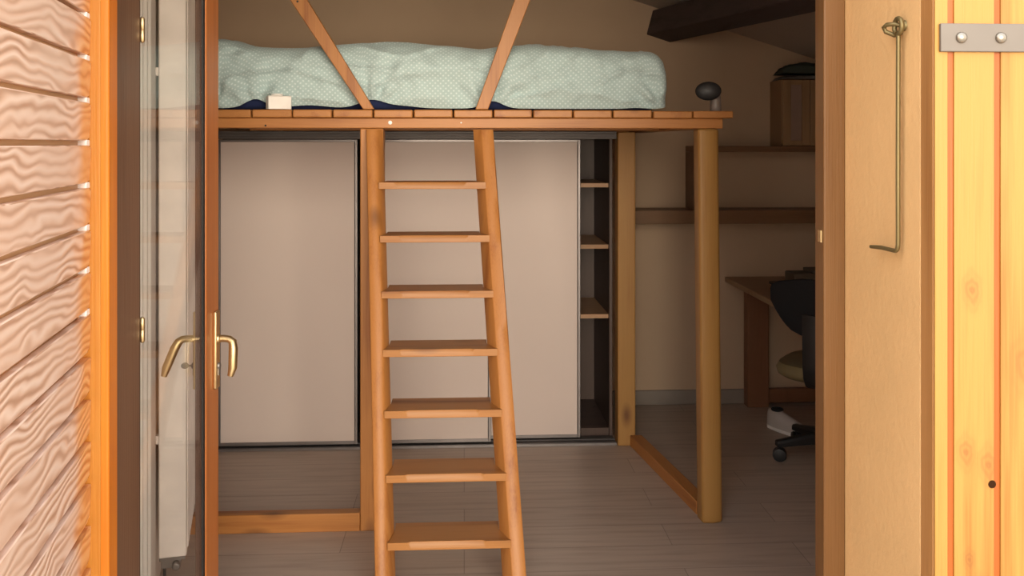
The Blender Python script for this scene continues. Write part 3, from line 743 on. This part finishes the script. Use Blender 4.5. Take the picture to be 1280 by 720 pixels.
# ------------------------------------------------------------------ desk and what is on it
dk = thing('desk', 'brown wooden desk against the back wall under the shelves', 'desk', (2.0, 4.8, 0))
box('desk_top', 'desk', dk, 1.52, 2.85, 4.40, 5.255, 0.715, 0.745, 0.004)
box('leg', 'desk_leg', dk, 1.632, 1.757, 5.18, 5.255, 0.0, 0.7145, 0.003)
box('leg', 'desk_leg', dk, 2.65, 2.775, 5.18, 5.255, 0.0, 0.7145, 0.003)
box('leg', 'desk_leg', dk, 2.70, 2.77, 4.46, 4.53, 0.0, 0.7145, 0.003)
box('cross_rail', 'desk_leg', dk, 1.758, 2.649, 5.20, 5.235, 0.02, 0.10, 0.003)
box('cross_rail', 'desk_leg', dk, 1.640, 1.70, 4.45, 5.179, 0.660, 0.714, 0.003)
tb = thing('flat_laptop', 'thin closed dark laptop lying on the desk', 'laptop', (1.87, 4.88, 0.745))
TB2 = Matrix.Translation((1.87, 4.88, 0.7455)) @ Matrix.Rotation(R(4), 4, 'Z')
MB(TB2).box(-0.175, 0.175, -0.11, 0.11, 0.0, 0.010).build('base', 'black_pl', tb, 0.003)
MB(TB2).box(-0.175, 0.175, -0.11, 0.11, 0.0105, 0.016).build('lid', 'box_brown', tb, 0.002)
TB3 = Matrix.Translation((1.89, 4.90, 0.7622)) @ Matrix.Rotation(R(2), 4, 'Z')
pb = thing('brown_box', 'squat brown-grey box sitting on the laptop on the desk', 'box', (1.89, 4.90, 0.762))
MB(TB3).box(-0.115, 0.115, -0.07, 0.07, 0.0, 0.058).build('body', 'box_brown', pb, 0.006)
MB(TB3).box(-0.010, 0.119, -0.074, 0.074, 0.0585, 0.075).build('lid', 'box_brown', pb, 0.004)

# ------------------------------------------------------------------ office chair
CA = R(-38)
CC = Vector((1.755, 4.30, 0))
ch = thing('office_chair', 'black office chair on castors turned to the desk', 'office chair', CC, CA)
CT = Matrix.Translation(CC) @ Matrix.Rotation(CA, 4, 'Z')      # local +Y is the way the sitter faces
b_ = MB(CT)
prof = []
NZ = 14
rings = []
for i in range(NZ+1):
    v = i/NZ; z = 0.635 + 0.265*v
    # half-width: narrow rounded foot, wide rounded shoulders
    w = 0.205*min(1.0, (0.30+0.95*v**0.55)) * (math.sqrt(max(0.02, 1-max(0, (v-0.80)/0.2)**2)) if v > 0.80 else 1)
    w = max(w, 0.05)
    lean = -0.03*v
    t = 0.026*(0.55+0.45*math.sin(math.pi*min(1, max(0, v))))
    ring = []
    for k_ in range(24):
        a_ = 2*math.pi*k_/24
        cx, sy = math.cos(a_), math.sin(a_)
        px_ = w*math.copysign(abs(cx)**0.5, cx); py = t*math.copysign(abs(sy)**0.6, sy)
        ring.append((px_, -0.245+lean+py+0.10*px_*px_/0.2, z))
    rings.append(ring)
b_.loft(rings).build('backrest', 'black_fab', ch, smooth='auto')
b_ = MB(CT)
def flat_tube(m, pts, w, t):
    rings = []
    for i, p in enumerate(pts):
        p = Vector(p); tg = (Vector(pts[min(i+1, len(pts)-1)])-Vector(pts[max(i-1, 0)])).normalized()
        a_ = Vector((1, 0, 0)); n2 = tg.cross(a_).normalized()
        rings.append([p+a_*w+n2*t*0.6, p+a_*w*0.7+n2*t, p-a_*w*0.7+n2*t, p-a_*w+n2*t*0.6, p-a_*w-n2*t*0.6, p-a_*w*0.7-n2*t, p+a_*w*0.7-n2*t, p+a_*w-n2*t*0.6])
    m.loft(rings)
flat_tube(b_, [(0, -0.285, 0.74), (0, -0.283, 0.66), (0, -0.282, 0.58), (0, -0.280, 0.50), (0, -0.268, 0.445), (0, -0.235, 0.405), (0, -0.17, 0.388), (0, -0.03, 0.386)], 0.042, 0.012)
b_.build('back_bar', 'black_pl', ch, 0.002, smooth='auto')
b_ = MB(CT)
rings = []
for r__, z in ((0.10, 0.400), (0.19, 0.404), (0.222, 0.425), (0.228, 0.45), (0.215, 0.475), (0.15, 0.484), (0.02, 0.482)):
    rings.append([(r__*math.copysign(abs(math.cos(a_))**0.6, math.cos(a_)), r__*math.copysign(abs(math.sin(a_))**0.6, math.sin(a_)), z) for a_ in (2*math.pi*i/32 for i in range(32))])
b_.loft(rings).build('seat', 'seat', ch, smooth='auto')
b_ = MB(CT); b_.lathe([(0.026, 0.13), (0.026, 0.25), (0.016, 0.252), (0.016, 0.386), (0.05, 0.388), (0.05, 0.40)], (0, 0, 0), n=20); b_.build('gas_column', 'black_pl', ch, smooth='auto')
for k_ in range(5):
    a_ = R(218 + 72*k_)
    d_ = Vector((math.cos(a_), math.sin(a_), 0)); s2_ = Vector((-d_.y, d_.x, 0))
    leg = MB(CT)
    rings = []
    for r__, zz, w_, h_ in ((0.0, 0.115, 0.034, 0.030), (0.10, 0.107, 0.028, 0.024), (0.235, 0.088, 0.020, 0.016), (0.262, 0.086, 0.018, 0.014)):
        c_ = d_*r__ + Vector((0, 0, zz))
        rings.append([c_+s2_*w_-Vector((0, 0, h_)), c_+s2_*w_+Vector((0, 0, h_*0.4)), c_+s2_*w_*0.6+Vector((0, 0, h_)), c_-s2_*w_*0.6+Vector((0, 0, h_)), c_-s2_*w_+Vector((0, 0, h_*0.4)), c_-s2_*w_-Vector((0, 0, h_))])
    lo = leg.loft(rings).build('base_leg', 'black_pl', ch, 0.003)
    cs_ = MB(CT); c_ = d_*0.245
    ax = Vector((math.cos(a_+1.2), math.sin(a_+1.2), 0))
    for sg in (-1, 1):
        cs_.lathe([(0.026, 0), (0.032, 0.003), (0.033, 0.010), (0.030, 0.018), (0.012, 0.021), (0.0, 0.021)], c_+ax*0.003*sg+Vector((0, 0, 0.033)), ax*sg, 22)
    cs_.tube([c_+Vector((0, 0, 0.035)), c_+Vector((0, 0, 0.088))], 0.008, 10)
    cs_.build('castor', 'black_pl', lo, smooth='auto')

# white shoe on the floor by the chair
sn_ = thing('canvas_shoe', 'white canvas shoe with a dark opening lying by the chair', 'shoe', (1.69, 4.70, 0), R(-62))
SHT = Matrix.Translation((1.70, 4.73, 0)) @ Matrix.Rotation(R(-62), 4, 'Z')
rings = []; sole = []
for i in range(13):
    u = i/12
    x = -0.125+0.25*u
    w = 0.036*(0.75+0.45*math.sin(math.pi*min(1, u*1.05))**0.8)*(1 if 0 < i < 12 else 0.55)
    h = 0.085-0.045*max(0, (u-0.35)/0.65)**0.8 if u > 0.35 else 0.085
    if i in (0,): h *= 0.9
    if i == 12: h = 0.03
    sole.append([(x, -w*1.05, 0.0), (x, w*1.05, 0.0), (x, w*1.08, 0.018), (x, -w*1.08, 0.018)])
    rings.append([(x, w*math.cos(a_), 0.018+h*max(0.0, math.sin(a_))**0.7) for a_ in (math.pi*k_/10 for k_ in range(11))])
MB(SHT).loft(sole).build('sole', 'white_pl', sn_, 0.003)
MB(SHT).loft(rings).build('upper', 'shoe_white', sn_, smooth='auto')
op = MB(SHT)
op.lathe([(0.0, 0.0), (0.030, 0.0), (0.034, 0.006), (0.030, 0.012), (0.020, 0.008), (0.0, 0.006)], (-0.065, 0, 0.098), n=18)
op.build('collar', 'black_fab', sn_, smooth='auto')

# ------------------------------------------------------------------ radiator on the splayed side wall
RA = R(13.0)
rd_ = Vector((-math.sin(RA), math.cos(RA), 0)); rn_ = Vector((math.cos(RA), math.sin(RA), 0))
RT = Matrix(((rn_.x, rd_.x, 0, -0.867), (rn_.y, rd_.y, 0, 2.90), (0, 0, 1, 0), (0, 0, 0, 1)))     # local: x out of the wall, y along the wall, z up
ra = thing('panel_radiator', 'tall white radiator on the wall behind the glass of the open door', 'radiator', (-0.90, 3.0, 0.23))
MB(RT).box(-0.082, 0.0, 0.0, 0.42, 0.232, 2.10).build('panel', 'rad', ra, 0.004)
gr = MB(RT)
for i in range(9): gr.box(0.0002, 0.004, 0.025+0.043*i, 0.048+0.043*i, 0.25, 2.08)
gr.build('front_fins', 'rad', ra, 0.0015)
MB(RT).box(-0.0805, -0.004, 0.004, 0.40, 0.221, 0.2315).build('bottom_tray', 'grey_metal', ra, 0.001)
for zb_ in (1.745, 0.6):
    MB(RT).box(-0.112, -0.0822, 0.004, 0.03, zb_-0.013, zb_+0.013).build('bracket', 'rad', ra, 0.002)
cn = MB(RT); cn.box(-0.076, -0.018, 0.01, 0.06, 0.196, 0.2205); cn.lathe([(0.011, 0), (0.013, 0.004), (0.013, 0.02), (0.009, 0.026)], (-0.03, 0.012, 0.207), (0, -1, 0), 14)
cn.build('valve', 'grey_metal', ra, 0.002, smooth='auto')
MB(RT).tube([(-0.066, 0.02, 0.198), (-0.066, 0.02, 0.17), (-0.072, 0.02, 0.12), (-0.078, 0.03, 0.05), (-0.078, 0.05, 0.003)], 0.005, 8).build('cable', 'black_pl', ra, smooth='auto')

# ------------------------------------------------------------------ daylight
w = bpy.data.worlds.new('daylight'); SC.world = w; w.use_nodes = True
nt = w.node_tree; bg = nt.nodes['Background']
tc = N(nt, 'ShaderNodeTexCoord'); sp_ = N(nt, 'ShaderNodeSeparateXYZ'); nt.links.new(tc.outputs['Generated'], sp_.inputs[0])
cr = ramp(nt, sp_.outputs['Z'], [(0.0, (1.0, 0.86, 0.68)), (0.25, (1.0, 0.95, 0.88)), (1.0, (0.86, 0.93, 1.0))])
lf = N(nt, 'ShaderNodeMapRange'); lf.inputs[1].default_value = -1; lf.inputs[2].default_value = 0.6; lf.inputs[3].default_value = 1.45; lf.inputs[4].default_value = 1.0
nt.links.new(sp_.outputs['X'], lf.inputs[0])
vm = N(nt, 'ShaderNodeVectorMath', operation='SCALE'); nt.links.new(cr, vm.inputs[0]); nt.links.new(lf.outputs[0], vm.inputs['Scale'])
nt.links.new(vm.outputs[0], bg.inputs[0]); bg.inputs[1].default_value = 2.8
sun = bpy.data.lights.new('sun', 'SUN'); sun.energy = 4.6; sun.angle = R(42); sun.color = (1.0, 0.86, 0.66)
so = bpy.data.objects.new('sun', sun); COL.objects.link(so)
so.rotation_euler = Vector((-0.13, 1.0, -0.05)).to_track_quat('-Z', 'Y').to_euler()

# ------------------------------------------------------------------ camera
cam = bpy.data.cameras.new('camera'); co = bpy.data.objects.new('camera', cam); COL.objects.link(co)
co.location = (0, 0, 1.52); co.rotation_euler = (R(90), 0, R(-3))
cam.sensor_width = 36; cam.lens = 1140/1280*36; cam.shift_y = -180/1280; cam.clip_start = 0.05
SC.camera = co
SC.view_settings.view_transform = 'Standard'; SC.view_settings.look = 'None'
SC.view_settings.gamma = 1.0; SC.view_settings.use_curve_mapping = False
SC.view_settings.exposure = 0.0
SC.cycles.use_denoising = True
SC.cycles.max_bounces = 12; SC.cycles.diffuse_bounces = 6; SC.cycles.transparent_max_bounces = 12
SC.cycles.sample_clamp_indirect = 6.0
